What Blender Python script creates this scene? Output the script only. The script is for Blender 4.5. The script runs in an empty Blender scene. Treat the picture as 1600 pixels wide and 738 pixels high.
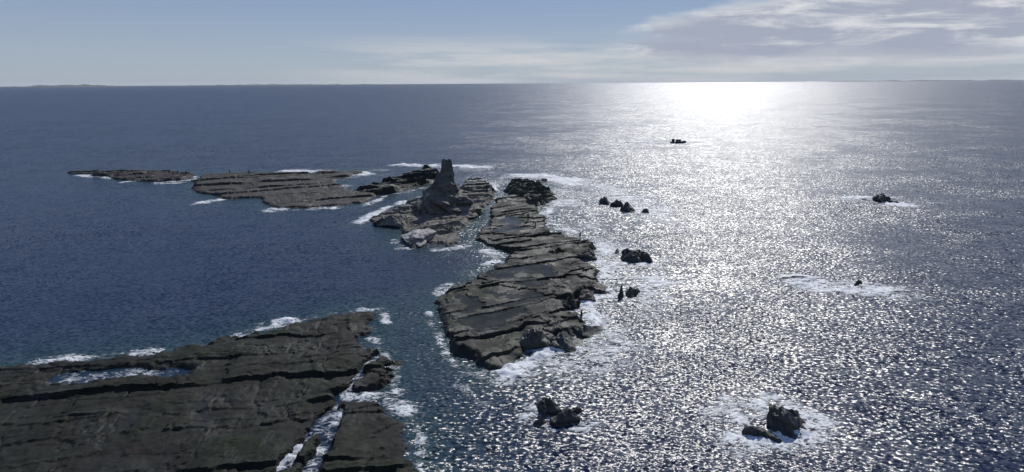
import bpy, bmesh, math, random
import numpy as np
from mathutils import Vector, Matrix

sc = bpy.context.scene
COL = sc.collection
R = math.radians
random.seed(7)

# ------------------------------------------------------------------ camera
F_PX, CX, CY, W_PX, H_PX = 903.0, 800.0, 369.0, 1600, 738
CAM_H, PITCH, ROLL = 35.0, R(14.85), R(-0.36)
fwd = Vector((0, math.cos(PITCH), -math.sin(PITCH)))
right0 = Vector((1, 0, 0))
up0 = right0.cross(fwd)
rightv = right0 * math.cos(ROLL) + up0 * math.sin(ROLL)
upv = rightv.cross(fwd)
CAM = Vector((0, 0, CAM_H))
cam_d = bpy.data.cameras.new("camera")
cam_d.sensor_width = 36.0
cam_d.lens = 36.0 * F_PX / W_PX
cam_d.clip_start, cam_d.clip_end = 0.5, 200000.0
cam = bpy.data.objects.new("camera", cam_d)
m3 = Matrix((rightv, upv, -fwd)).transposed()
cam.matrix_world = Matrix.Translation(CAM) @ m3.to_4x4()
COL.objects.link(cam)
sc.camera = cam

# ------------------------------------------------------------------ light, sky, exposure
SUN_AZ, SUN_EL = R(19.5), R(37.0)          # azimuth clockwise from +Y
sun_dir = Vector((math.sin(SUN_AZ) * math.cos(SUN_EL), math.cos(SUN_AZ) * math.cos(SUN_EL), math.sin(SUN_EL)))
sun_d = bpy.data.lights.new("sun", 'SUN')
sun_d.energy, sun_d.angle, sun_d.color = 5.0, R(0.55), (1.0, 0.975, 0.935)
sun = bpy.data.objects.new("sun", sun_d)
sun.rotation_euler = sun_dir.to_track_quat('Z', 'Y').to_euler()
COL.objects.link(sun)

sc.view_settings.view_transform = 'Standard'
sc.view_settings.look = 'None'
sc.view_settings.gamma = 1.0
sc.view_settings.exposure = -0.3
sc.cycles.use_denoising = True
sc.cycles.denoiser = 'OPENIMAGEDENOISE'
sc.cycles.denoising_input_passes = 'RGB'
sc.cycles.max_bounces = 6
sc.cycles.sample_clamp_indirect = 4.0


class NT:
    """small helper for node graphs"""
    def __init__(s, tree):
        s.t = tree
        tree.nodes.clear()

    def n(s, typ, **kw):
        nd = s.t.nodes.new(typ)
        for k, v in kw.items():
            setattr(nd, k, v)
        return nd

    def put(s, sock, v):
        if v is None:
            return
        if isinstance(v, bpy.types.NodeSocket):
            s.t.links.new(v, sock)
        else:
            if sock.type == 'RGBA' and len(v) == 3:
                v = (*v, 1)
            sock.default_value = v

    def m(s, op, a, b=None, c=None, clamp=False):
        nd = s.n('ShaderNodeMath', operation=op, use_clamp=clamp)
        for i, v in enumerate((a, b, c)):
            s.put(nd.inputs[i], v)
        return nd.outputs[0]

    def v(s, op, a, b=None, scale=None):
        nd = s.n('ShaderNodeVectorMath', operation=op)
        s.put(nd.inputs[0], a)
        s.put(nd.inputs[1], b)
        if scale is not None:
            s.put(nd.inputs['Scale'], scale)
        return nd.outputs['Value'] if op in ('LENGTH', 'DOT_PRODUCT', 'DISTANCE') else nd.outputs[0]

    def xyz(s, x=0.0, y=0.0, z=0.0):
        nd = s.n('ShaderNodeCombineXYZ')
        for i, v in enumerate((x, y, z)):
            s.put(nd.inputs[i], v)
        return nd.outputs[0]

    def sep(s, v):
        nd = s.n('ShaderNodeSeparateXYZ')
        s.put(nd.inputs[0], v)
        return nd.outputs

    def noise(s, vec, scale, detail=3.0, rough=0.5, color=False, dist=0.0):
        nd = s.n('ShaderNodeTexNoise')
        s.put(nd.inputs['Vector'], vec)
        for k, v in (('Scale', scale), ('Detail', detail), ('Roughness', rough), ('Distortion', dist)):
            s.put(nd.inputs[k], v)
        return nd.outputs['Color' if color else 'Fac']

    def ss(s, x, a, b):
        nd = s.n('ShaderNodeMapRange', interpolation_type='SMOOTHSTEP')
        s.put(nd.inputs['Value'], x)
        for k, v in (('From Min', a), ('From Max', b)):
            s.put(nd.inputs[k], v)
        return nd.outputs[0]

    def mix(s, f, a, b, blend='MIX'):
        nd = s.n('ShaderNodeMix', data_type='RGBA', blend_type=blend)
        s.put(nd.inputs[0], f)
        s.put(nd.inputs[6], a)
        s.put(nd.inputs[7], b)
        return nd.outputs[2]


world = bpy.data.worlds.new("World")
sc.world = world
world.use_nodes = True
w = NT(world.node_tree)
sky = w.n('ShaderNodeTexSky', sky_type='NISHITA', sun_disc=False)
sky.sun_elevation, sky.sun_rotation = SUN_EL, SUN_AZ
sky.altitude, sky.air_density, sky.dust_density, sky.ozone_density = 0, 1.0, 0.2, 2.5
tc = w.n('ShaderNodeTexCoord')
dx, dy, dz = w.sep(tc.outputs['Generated'])
az = w.m('MULTIPLY', w.m('ARCTAN2', dx, dy), 180 / math.pi)           # degrees, clockwise from +Y
el = w.m('MULTIPLY', w.m('ARCSINE', dz), 180 / math.pi)
# sheet-like noise coordinates: stretched along the horizon
cv = w.xyz(w.m('MULTIPLY', az, 0.10), w.m('MULTIPLY', el, 0.55), 0.0)
n1 = w.noise(cv, 1.0, 6.0, 0.55)
n2 = w.noise(w.xyz(w.m('MULTIPLY', az, 0.055), w.m('MULTIPLY', el, 0.62), 7.3), 1.0, 5.0, 0.55)
n3 = w.noise(w.xyz(w.m('MULTIPLY', az, 0.16), w.m('MULTIPLY', el, 0.9), 3.1), 1.0, 6.0, 0.6)
# the big cloud bank right of the view: upper rim climbs to the right
rim = w.m('ADD', 5.3, w.m('MULTIPLY', w.m('SUBTRACT', az, 12.7), 0.22))
rimn = w.m('ADD', rim, w.m('MULTIPLY', w.m('SUBTRACT', n1, 0.5), 3.0))
below = w.ss(w.m('SUBTRACT', rimn, el), -0.15, 0.7)
above = w.ss(w.m('ADD', el, w.m('MULTIPLY', w.m('SUBTRACT', n1, 0.5), 2.5)), 0.8, 3.0)
inaz = w.ss(w.m('ADD', az, w.m('MULTIPLY', w.m('SUBTRACT', n3, 0.5), 14.0)), 9.0, 16.0)
outaz = w.m('SUBTRACT', 1.0, w.ss(az, 60.0, 95.0))
bank = w.m('MULTIPLY', w.m('MULTIPLY', below, above), w.m('MULTIPLY', inaz, outaz))
bank = w.m('MULTIPLY', bank, w.m('ADD', 0.7, w.m('MULTIPLY', n3, 0.6)), clamp=True)
# thin streaks low above the horizon
lowmask = w.m('MULTIPLY', w.ss(az, -24.0, -4.0), w.m('SUBTRACT', 1.0, w.ss(el, 1.8, 5.0)))
low = w.m('MULTIPLY', lowmask, w.ss(n2, 0.36, 0.58))
# scattered cover elsewhere, above the frame
hi = w.m('MULTIPLY', w.ss(el, 9.0, 22.0), w.ss(w.noise(w.v('DIVIDE', tc.outputs['Generated'], w.xyz(w.m('ADD', dz, 0.15), w.m('ADD', dz, 0.15), w.m('ADD', dz, 0.15))), 1.6, 6.0, 0.6), 0.5, 0.75))
SKY_TINT = (0.72, 0.86, 1.12)
base = w.mix(1.0, sky.outputs[0], SKY_TINT, 'MULTIPLY')
# thin even veil: pale grey-blue at the horizon, deeper blue overhead, the same all round
veil = w.mix(w.ss(el, -1.0, 11.0), (7.6, 8.7, 10.0), (4.4, 6.1, 9.6))
veil = w.mix(w.ss(el, 10.0, 60.0), veil, (1.9, 3.4, 7.8))
base = w.mix(0.8, base, veil)
depth_ = w.m('SUBTRACT', rimn, el)                                     # degrees below the bank's rim
n4 = w.noise(w.xyz(w.m('ADD', w.m('MULTIPLY', az, 0.11), w.m('MULTIPLY', el, 0.1)), w.m('MULTIPLY', el, 0.62), 11.7), 1.0, 8.0, 0.62, dist=0.6)
lit = w.m('ADD', w.m('MULTIPLY', w.m('SUBTRACT', 1.0, w.ss(depth_, 0.1, 1.5)), 0.75), w.ss(n4, 0.47, 0.66), clamp=True)
bankcol = w.mix(lit, (6.8, 7.4, 9.2), (12.6, 12.9, 13.4))
lowcol = (12.0, 12.0, 12.2)
c1 = w.mix(w.m('MULTIPLY', low, 0.8), base, lowcol)
c2 = w.mix(w.m('MULTIPLY', hi, 0.55), c1, (5.0, 5.1, 5.3))
c3 = w.mix(bank, c2, bankcol)
bg = w.n('ShaderNodeBackground')
w.put(bg.inputs[0], c3)
bg.inputs[1].default_value = 0.068
wo = w.n('ShaderNodeOutputWorld')
w.t.links.new(bg.outputs[0], wo.inputs[0])


# ------------------------------------------------------------------ helpers
def at(px, py, z=0.0):
    """photo pixel -> point on the plane of height z"""
    d = fwd * F_PX + rightv * (px - CX) + upv * (CY - py)
    t = (z - CAM_H) / d.z
    return CAM + d * t


def mpp(px, py, z=0.0):
    """metres per photo pixel at that point"""
    return (at(px, py, z) - CAM).dot(fwd) / F_PX


def _hash(ix, iy, seed):
    h = (ix.astype(np.int64) * 374761393 + iy.astype(np.int64) * 668265263 + seed * 974634777) & 0xffffffff
    h = ((h ^ (h >> 13)) * 1274126177) & 0xffffffff
    return ((h ^ (h >> 16)) & 0xffff) / 65535.0


def vnoise(x, y, seed=0):
    x, y = np.asarray(x, float), np.asarray(y, float)
    ix, iy = np.floor(x), np.floor(y)
    fx, fy = x - ix, y - iy
    fx, fy = fx * fx * (3 - 2 * fx), fy * fy * (3 - 2 * fy)
    a, b = _hash(ix, iy, seed), _hash(ix + 1, iy, seed)
    c, d = _hash(ix, iy + 1, seed), _hash(ix + 1, iy + 1, seed)
    return (a * (1 - fx) + b * fx) * (1 - fy) + (c * (1 - fx) + d * fx) * fy - 0.5


def fbm(x, y, seed=0, octv=4, gain=0.5):
    s, a, t = 0, 1.0, 0
    for i in range(octv):
        s = s + a * vnoise(x * 2 ** i + 17.3 * i, y * 2 ** i - 9.1 * i, seed + i)
        t += a
        a *= gain
    return s / t * 1.6


def smooth(x, a, b):
    t = np.clip((x - a) / (b - a), 0, 1)
    return t * t * (3 - 2 * t)


def seg_dist(X, Y, pts, closed):
    D = np.full(X.shape, 1e9)
    n = len(pts)
    for i in range(n if closed else n - 1):
        (ax, ay), (bx, by) = pts[i], pts[(i + 1) % n]
        ux, uy = bx - ax, by - ay
        L = ux * ux + uy * uy + 1e-9
        t = np.clip(((X - ax) * ux + (Y - ay) * uy) / L, 0, 1)
        D = np.minimum(D, np.hypot(X - ax - t * ux, Y - ay - t * uy))
    return D


def inside(X, Y, pts):
    ins = np.zeros(X.shape, bool)
    n = len(pts)
    for i in range(n):
        (ax, ay), (bx, by) = pts[i], pts[(i + 1) % n]
        c = (ay > Y) != (by > Y)
        ins ^= c & (X < (bx - ax) * (Y - ay) / (by - ay + 1e-12) + ax)
    return ins


def px_poly(pts, z=0.0):
    return [tuple(at(x, y, z)[:2]) for x, y in pts]


def link(name, me, m=None, parent=None, loc=None):
    o = bpy.data.objects.new(name, me)
    COL.objects.link(o)
    if m is not None and me is not None:
        me.materials.append(m)
    if parent is not None:
        o.parent = parent
    if loc is not None:
        o.location = loc
    return o


def tag(o, label=None, cat=None, group=None, kind=None):
    for k, v in (('label', label), ('category', cat), ('group', group), ('kind', kind)):
        if v:
            o[k] = v
    return o


def grid_mesh(name, P, keep_face, attrs=None, smooth_shade=False):
    """P: (n, m, 3) grid of points; keep_face: (n-1, m-1) mask"""
    n, m_ = P.shape[:2]
    idx = np.arange(n * m_).reshape(n, m_)
    q = np.stack([idx[:-1, :-1], idx[1:, :-1], idx[1:, 1:], idx[:-1, 1:]], -1)[keep_face]
    used = np.unique(q)
    remap = np.full(n * m_, -1)
    remap[used] = np.arange(len(used))
    q = remap[q]
    V = P.reshape(-1, 3)[used]
    # make the faces look up
    a, b, c = V[q[:, 0]], V[q[:, 1]], V[q[:, 2]]
    if len(q) and np.cross(b - a, c - a)[:, 2].mean() < 0:
        q = q[:, ::-1]
    me = bpy.data.meshes.new(name)
    me.vertices.add(len(V))
    me.vertices.foreach_set('co', V.astype(np.float32).ravel())
    me.loops.add(len(q) * 4)
    me.loops.foreach_set('vertex_index', q.astype(np.int32).ravel())
    me.polygons.add(len(q))
    me.polygons.foreach_set('loop_start', np.arange(0, len(q) * 4, 4, dtype=np.int32))
    me.polygons.foreach_set('use_smooth', np.full(len(q), smooth_shade))
    for k, v in (attrs or {}).items():
        at_ = me.attributes.new(k, 'FLOAT', 'POINT')
        at_.data.foreach_set('value', v.reshape(-1)[used].astype(np.float32))
    me.update(calc_edges=True)
    me.validate()
    return me


# ------------------------------------------------------------------ materials
def new_mat(name):
    m = bpy.data.materials.new(name)
    m.use_nodes = True
    return m, NT(m.node_tree)


def finish(t, bsdf):
    o = t.n('ShaderNodeOutputMaterial')
    t.t.links.new(bsdf, o.inputs[0])


def simple_mat(name, col, rough=0.6, metal=0.0, var=0.25, scale=8.0):
    m, t = new_mat(name)
    g = t.n('ShaderNodeTexCoord')
    f = t.noise(g.outputs['Object'], scale, 4.0, 0.6)
    c = t.mix(f, tuple(x * (1 - var) for x in col), tuple(min(1, x * (1 + var)) for x in col))
    b = t.n('ShaderNodeBsdfPrincipled')
    t.put(b.inputs['Base Color'], c)
    b.inputs['Roughness'].default_value = rough
    b.inputs['Metallic'].default_value = metal
    finish(t, b.outputs[0])
    return m


STRIKE = R(24)


def rock_mat(name, dark, light, algae, algae_amt, wet=0.5, bump=0.5, red=0.3, spec=0.5):
    m, t = new_mat(name)
    g = t.n('ShaderNodeNewGeometry')
    pos = g.outputs['Position']
    mp = t.n('ShaderNodeMapping')
    t.put(mp.inputs['Vector'], pos)
    mp.inputs['Rotation'].default_value = (0, 0, -STRIKE)
    rp = mp.outputs[0]
    streak = t.n('ShaderNodeMapping')
    t.put(streak.inputs['Vector'], rp)
    streak.inputs['Scale'].default_value = (0.12, 1.0, 1.2)
    sv = streak.outputs[0]
    big = t.noise(rp, 0.12, 5.0, 0.6)
    st = t.noise(sv, 0.9, 6.0, 0.65)
    fine = t.noise(pos, 2.2, 7.0, 0.7)
    grain = t.noise(pos, 9.0, 5.0, 0.7)
    f = t.m('ADD', t.m('MULTIPLY', st, 0.55), t.m('ADD', t.m('MULTIPLY', fine, 0.3), t.m('MULTIPLY', grain, 0.15)))
    c = t.mix(t.ss(f, 0.40, 0.62), dark, light)
    c = t.mix(t.m('MULTIPLY', t.ss(t.m('ADD', t.m('MULTIPLY', big, 0.65), t.m('MULTIPLY', fine, 0.35)), 0.45, 0.62), algae_amt), c, algae)
    rn = t.noise(t.v('ADD', sv, (31.0, 5.0, 0.0)), 0.5, 4.0, 0.6)
    c = t.mix(t.m('MULTIPLY', t.ss(rn, 0.58, 0.72), red), c, (0.055, 0.030, 0.032))
    # pale barnacle / dry specks
    sp = t.noise(pos, 3.3, 3.0, 0.8)
    c = t.mix(t.m('MULTIPLY', t.ss(sp, 0.64, 0.74), 0.45), c, tuple(x * 1.9 for x in light))
    # intertidal black zone just above the sea
    z = t.sep(pos)[2]
    zz = t.m('ADD', z, t.m('MULTIPLY', t.m('SUBTRACT', fine, 0.5), 0.5))
    c = t.mix(t.m('MULTIPLY', t.m('SUBTRACT', 1.0, t.ss(zz, 0.15, 0.75)), 0.75), c, (0.022, 0.022, 0.02))
    b = t.n('ShaderNodeBsdfPrincipled')
    t.put(b.inputs['Base Color'], c)
    wetn = t.ss(t.noise(rp, 0.2, 5.0, 0.6), 0.4, 0.62)
    t.put(b.inputs['Roughness'], t.m('SUBTRACT', 0.8, t.m('MULTIPLY', wetn, wet)))
    b.inputs['Specular IOR Level'].default_value = spec
    bp = t.n('ShaderNodeBump')
    bp.inputs['Strength'].default_value = bump
    bp.inputs['Distance'].default_value = 0.25
    t.put(bp.inputs['Height'], t.m('ADD', t.m('MULTIPLY', st, 0.8), t.m('ADD', fine, t.m('MULTIPLY', grain, 0.35))))
    t.put(b.inputs['Normal'], bp.outputs[0])
    finish(t, b.outputs[0])
    return m


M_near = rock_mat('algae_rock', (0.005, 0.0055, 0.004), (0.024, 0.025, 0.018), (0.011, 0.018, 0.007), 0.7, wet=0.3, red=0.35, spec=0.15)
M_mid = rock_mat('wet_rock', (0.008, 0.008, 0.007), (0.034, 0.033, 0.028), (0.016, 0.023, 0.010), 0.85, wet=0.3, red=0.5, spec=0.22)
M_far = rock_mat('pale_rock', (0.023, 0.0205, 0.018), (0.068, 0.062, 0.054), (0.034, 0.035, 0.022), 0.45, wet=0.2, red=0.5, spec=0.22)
M_spire = rock_mat('weathered_rock', (0.06, 0.054, 0.045), (0.2, 0.183, 0.152), (0.11, 0.105, 0.072), 0.4, wet=0.1, bump=0.7, red=0.25, spec=0.3)
M_black = rock_mat('black_rock', (0.025, 0.024, 0.023), (0.075, 0.072, 0.066), (0.04, 0.055, 0.025), 0.4, wet=0.35, red=0.2, spec=0.35)
M_moss = rock_mat('mossy_rock', (0.02, 0.021, 0.017), (0.06, 0.062, 0.045), (0.035, 0.06, 0.018), 0.6, wet=0.2, red=0.1, spec=0.3)
M_brown = rock_mat('brown_rock', (0.05, 0.035, 0.03), (0.12, 0.09, 0.078), (0.06, 0.06, 0.04), 0.25, wet=0.25, red=0.7, spec=0.35)
M_pale = rock_mat('guano_rock', (0.2, 0.185, 0.175), (0.46, 0.44, 0.41), (0.13, 0.16, 0.10), 0.5, wet=0.1, red=0.6, spec=0.3)


def water_mat(name, slope=1.0, deep=(0.006, 0.015, 0.042), rough=0.33, pool=False):
    m, t = new_mat(name)
    g = t.n('ShaderNodeNewGeometry')
    pos = g.outputs['Position']
    mp = t.n('ShaderNodeMapping')
    t.put(mp.inputs['Vector'], pos)
    mp.inputs['Rotation'].default_value = (0, 0, R(12))
    mp.inputs['Scale'].default_value = (0.66, 1.0, 1.0)
    wv = mp.outputs[0]

    def layer(scale, amp, detail):
        c = t.noise(wv, scale, detail, 0.5, color=True)
        return t.v('SCALE', t.v('SUBTRACT', c, (0.5, 0.5, 0.5)), scale=amp)
    s = layer(0.085, 0.22 * slope, 2.0)
    s = t.v('ADD', s, layer(0.38, 0.42 * slope, 2.0))
    s = t.v('ADD', s, layer(1.1, 0.50 * slope, 2.0))
    s = t.v('ADD', s, layer(2.7, 2.3 * slope, 3.0))
    # gusts and slicks
    gust = t.noise(wv, 0.016, 4.0, 0.6, dist=0.5)
    gust2 = t.noise(wv, 0.055, 3.0, 0.6, dist=0.4)
    k = t.m('ADD', 0.38, t.m('MULTIPLY', t.m('ADD', t.ss(gust, 0.36, 0.6), t.m('MULTIPLY', t.ss(gust2, 0.36, 0.62), 0.9)), 0.45))
    if not pool:
        lee = t.n('ShaderNodeAttribute', attribute_name='calm')
        k = t.m('MULTIPLY', k, t.m('SUBTRACT', 1.0, t.m('MULTIPLY', lee.outputs['Fac'], 0.4)))
    s = t.v('SCALE', s, scale=k)
    nx, ny, _ = t.sep(s)
    nrm = t.v('NORMALIZE', t.xyz(nx, ny, 1.0))
    b = t.n('ShaderNodeBsdfPrincipled')
    col = deep
    if not pool:
        a = t.n('ShaderNodeAttribute', attribute_name='shallow')
        col = t.mix(a.outputs['Fac'], deep, (0.011, 0.036, 0.042))
    t.put(b.inputs['Base Color'], col)
    b.inputs['Roughness'].default_value = rough
    b.inputs['IOR'].default_value = 1.333
    b.inputs['Specular IOR Level'].default_value = 0.3 if pool else 0.5
    if pool:
        b.inputs['Alpha'].default_value = 0.5
    t.put(b.inputs['Normal'], nrm)
    finish(t, b.outputs[0])
    return m


M_water = water_mat('sea_water')
M_pool = water_mat('pool_water', 0.12, (0.018, 0.022, 0.019), 0.15, pool=True)


def foam_mat():
    m, t = new_mat('white_foam')
    g = t.n('ShaderNodeNewGeometry')
    pos = g.outputs['Position']
    a = t.n('ShaderNodeAttribute', attribute_name='foam')
    d = a.outputs['Fac']
    mp = t.n('ShaderNodeMapping')
    t.put(mp.inputs['Vector'], pos)
    mp.inputs['Rotation'].default_value = (0, 0, R(-25))
    mp.inputs['Scale'].default_value = (0.55, 1.0, 1.0)
    fv = mp.outputs[0]
    n_ = t.noise(fv, 0.55, 6.0, 0.65, dist=1.0)
    lace = t.noise(fv, 0.9, 4.0, 0.6, dist=1.6)
    lace = t.m('SUBTRACT', 1.0, t.m('MINIMUM', 1.0, t.m('MULTIPLY', t.m('ABSOLUTE', t.m('SUBTRACT', lace, 0.5)), 7.0)))
    n2_ = t.noise(pos, 4.0, 4.0, 0.6)
    v = t.m('ADD', t.m('MULTIPLY', n_, 0.62), t.m('ADD', t.m('MULTIPLY', n2_, 0.18), t.m('MULTIPLY', lace, 0.2)))
    k = t.m('MULTIPLY', t.ss(t.m('ADD', v, t.m('MULTIPLY', t.m('MINIMUM', d, 1.25), 0.25)), 0.60, 0.86), 0.9)
    b = t.n('ShaderNodeBsdfPrincipled')
    t.put(b.inputs['Base Color'], t.mix(n2_, (0.52, 0.55, 0.57), (0.86, 0.86, 0.86)))
    b.inputs['Roughness'].default_value = 0.7
    bp = t.n('ShaderNodeBump')
    bp.inputs['Strength'].default_value = 0.5
    bp.inputs['Distance'].default_value = 0.2
    t.put(bp.inputs['Height'], v)
    t.put(b.inputs['Normal'], bp.outputs[0])
    tr = t.n('ShaderNodeBsdfTransparent')
    mx = t.n('ShaderNodeMixShader')
    t.put(mx.inputs[0], k)
    t.t.links.new(tr.outputs[0], mx.inputs[1])
    t.t.links.new(b.outputs[0], mx.inputs[2])
    finish(t, mx.outputs[0])
    return m


M_foam = foam_mat()
M_hill = simple_mat('wooded_hill', (0.045, 0.06, 0.04), 0.9, scale=0.002)

# ------------------------------------------------------------------ outlines (photo pixels -> world)
OUT = {
    'near': [(-260, 600), (0, 572), (80, 562), (144, 557), (240, 550), (330, 538), (400, 517), (440, 508), (500, 496), (520, 489), (560, 485),
             (598, 485), (602, 502), (592, 525), (586, 545), (606, 560), (617, 590), (612, 610), (627, 640), (650, 660), (657, 700), (652, 740),
             (660, 800), (660, 980), (-700, 980)],
    'mid': [(672, 478), (668, 487), (680, 510), (690, 535), (700, 560), (735, 577), (765, 585), (800, 579), (820, 568), (838, 545), (860, 535),
            (900, 528), (922, 516), (915, 495), (895, 480), (905, 468), (935, 458), (945, 442), (940, 425), (920, 412), (908, 405), (935, 396),
            (932, 381), (905, 373), (870, 364), (858, 352), (848, 337), (840, 328), (845, 320), (805, 306), (775, 310), (760, 326), (766, 340),
            (747, 360), (742, 375), (755, 386), (780, 393), (800, 400), (780, 409), (752, 425), (720, 440), (690, 457)],
    'spire': [(566, 346), (590, 351), (618, 362), (627, 381), (665, 385), (700, 388), (727, 382), (722, 370), (738, 346), (758, 330), (775, 313),
              (776, 303), (760, 299), (735, 297), (715, 291), (690, 296), (662, 303), (655, 311), (620, 322), (600, 335)],
    'arm': [(545, 300), (560, 306), (590, 306), (612, 303), (640, 296), (662, 291), (690, 284), (692, 268), (660, 266), (642, 273), (612, 283), (585, 291)],
    'far': [(298, 288), (303, 301), (336, 311), (356, 314), (400, 311), (402, 318), (432, 326), (470, 327), (520, 324), (568, 319), (598, 309),
            (590, 303), (550, 297), (535, 289), (528, 282), (555, 276), (578, 270), (560, 266), (520, 268), (480, 271), (440, 271), (380, 270), (330, 271), (304, 276)],
    'reef': [(100, 272), (148, 275), (180, 282), (220, 285), (260, 285), (290, 283), (308, 278), (306, 270), (270, 267), (230, 267), (185, 268), (148, 268), (105, 269)],
    'slab': [(716, 300), (721, 289), (745, 284), (764, 288), (779, 301), (768, 306), (740, 305)],
    'moss': [(783, 300), (797, 285), (820, 281), (846, 290), (866, 300), (874, 314), (852, 322), (822, 318), (803, 309)],
}
POLY = {k: px_poly(v) for k, v in OUT.items()}
GULLIES = [  # near shelf: water channels (pixels, width m, depth)
    ([(606, 548), (565, 580), (545, 612), (520, 645), (470, 700), (430, 745)], 0.5, 1.8),
    ([(535, 640), (510, 690), (482, 745)], 0.6, 1.9),
    ([(545, 622), (600, 622), (632, 640)], 1.3, 2.0),
    ([(100, 592), (150, 590), (210, 586), (272, 584)], 1.6, 1.5),
]
GUL = [(px_poly(p), w_, d_) for p, w_, d_ in GULLIES]
POOLS = {  # pixel outline, depth
    'mid': [[(705, 478), (730, 460), (770, 455), (835, 458), (838, 470), (795, 492), (755, 508), (722, 505), (708, 492)],
            [(765, 428), (790, 410), (850, 412), (860, 428), (830, 440), (785, 440)],
            [(770, 345), (795, 337), (815, 345), (800, 357), (775, 358)]],
}
CS, SN = math.cos(STRIKE), math.sin(STRIKE)


def beds(u, v, seed, wmin, wmax, step, tilt):
    """saw-tooth ledges: scarps face -v (the camera side)"""
    rng = np.random.RandomState(seed)
    lo, hi = v.min() - 40, v.max() + 40
    b = [lo]
    while b[-1] < hi:
        b.append(b[-1] + rng.uniform(wmin, wmax) * (0.5 if rng.rand() < 0.3 else 1.0))
    b = np.array(b)
    vv = v + 2.6 * fbm(u / 17, v / 17, seed + 3, 3) + 0.9 * fbm(u / 4, v / 4, seed + 5, 4, 0.6)
    i = np.clip(np.searchsorted(b, vv) - 1, 0, len(b) - 2)
    w_ = (b[i + 1] - b[i])
    t = (vv - b[i]) / w_
    hgt = rng.uniform(0.25, 1.0, len(b)) * step
    # a bed's scarp fades along its length
    fade = smooth(fbm(u / 14 + i * 7.7, i * 3.1 + u * 0, seed + 9, 2), -0.35, 0.15)
    h = hgt[i] * fade * (1 - t) ** tilt
    return h, i, t


def platform(key, cell, H, seed, wmin, wmax, step, edge_w=1.2, rough=0.25, tilt=1.0, jag=1.6, extra=None, name='rock_platform', mat=None, depth=1.2, strike=STRIKE, joint=0.15, block=0.25, fine=1.0):
    poly = POLY[key]
    CS, SN = math.cos(strike), math.sin(strike)
    P = np.array(poly)
    U = P[:, 0] * CS + P[:, 1] * SN
    V = -P[:, 0] * SN + P[:, 1] * CS
    us = np.arange(U.min() - 4, U.max() + 4, cell)
    vs = np.arange(V.min() - 4, V.max() + 4, cell)
    u, v = np.meshgrid(us, vs, indexing='ij')
    X, Y = u * CS - v * SN, u * SN + v * CS
    d = seg_dist(X, Y, poly, True)
    d = np.where(inside(X, Y, poly), d, -d)
    d = d + jag * fbm(X / 5, Y / 5, seed + 20, 4) + 0.5 * jag * fbm(X / 1.8, Y / 1.8, seed + 24, 4, 0.6)
    hb, bi, bt = beds(u, v, seed, wmin, wmax, step, tilt)
    hb2, _, _ = beds(u, v, seed + 100, wmin * 0.35, wmax * 0.45, step * 0.5, 1.0)
    hb = hb + hb2 * fine
    h = H * (0.75 + 0.6 * fbm(X / 22, Y / 22, seed + 30, 3)) + hb
    # each bed is broken across into blocks that sit a little high or low
    ln = 1.6 + 5.0 * _hash(bi, bi * 0 + 3, seed + 60)
    bk = np.floor(u / ln + 9.3 * _hash(bi, bi * 0 + 5, seed + 61) + 1.1 * fbm(v / 2.0, u / 6, seed + 62, 4, 0.6))
    h = h + block * (_hash(bi, bk, seed + 63) - 0.5)
    # joints across the beds
    j = np.abs(fbm(u / 5 + bi * 13.7, v / 9, seed + 40, 4))
    h = h - joint * step * smooth(0.05 - j, 0.0, 0.05)
    h = h + rough * fbm(X / 2.2, Y / 2.2, seed + 50, 5, 0.6)
    if extra is not None:
        h, d = extra(X, Y, h, d)
    # terraced fall to the sea
    e = smooth(d, -0.2 * edge_w, edge_w)
    e2 = 0.55 * smooth(d, -0.15, 0.35) + 0.45 * smooth(d, edge_w * 0.6, edge_w * 1.15)
    ee = 0.4 * e + 0.6 * e2
    z = -depth + (h + depth) * ee
    z = np.where(d < -0.6, -depth - 0.2, z)
    keepv = z > -depth * 0.9
    kf = keepv[:-1, :-1] | keepv[1:, :-1] | keepv[1:, 1:] | keepv[:-1, 1:]
    me = grid_mesh(name, np.stack([X, Y, z], -1), kf)
    HF[key] = (us, vs, z, CS, SN)
    return me


HF = {}


def height_at(key, x, y):
    us, vs, z, CS, SN = HF[key]
    u, v = x * CS + y * SN, -x * SN + y * CS
    i = int(np.clip(round((u - us[0]) / (us[1] - us[0])), 0, len(us) - 1))
    j = int(np.clip(round((v - vs[0]) / (vs[1] - vs[0])), 0, len(vs) - 1))
    return float(z[max(0, i - 1):i + 2, max(0, j - 1):j + 2].max())


def near_extra(X, Y, h, d):
    for p, w_, dep in GUL:
        g = seg_dist(X, Y, p, False) + 1.5 * fbm(X / 2.5, Y / 2.5, 77, 5, 0.6)
        h = h - dep * smooth(w_ * 1.6 - g, 0, w_ * 1.3)
    return h, d


POOL_LEVEL = {}


def mid_extra(X, Y, h, d):
    for k, pool in enumerate(POOLS['mid']):
        pp = px_poly(pool, 1.0)
        q = seg_dist(X, Y, pp, True)
        q = np.where(inside(X, Y, pp), q, -q) + 1.3 * fbm(X / 5, Y / 5, 90 + k, 4)
        m_ = smooth(q, -1.5, 1.0)
        lvl = 0.72
        bottom = lvl - 0.16 + 0.62 * (h - np.median(h[q > 0]) if (q > 0).any() else 0)
        h = h * (1 - m_) + bottom * m_
    # higher, broken seaward side and a terrace falling to the near end
    p = px_poly([(830, 520), (890, 500), (905, 455), (930, 430), (900, 395), (925, 388)])
    g = seg_dist(X, Y, p, False)
    h = h + 0.75 * smooth(6.0 - g, 0, 5.0) * (0.6 + 1.2 * fbm(X / 3, Y / 3, 95, 3))
    p = px_poly([(720, 545), (770, 560), (825, 540)])
    g = seg_dist(X, Y, p, False)
    h = h + 0.7 * smooth(4.5 - g, 0, 4.0) * (0.7 + fbm(X / 3, Y / 3, 96, 3))
    return h, d


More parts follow.
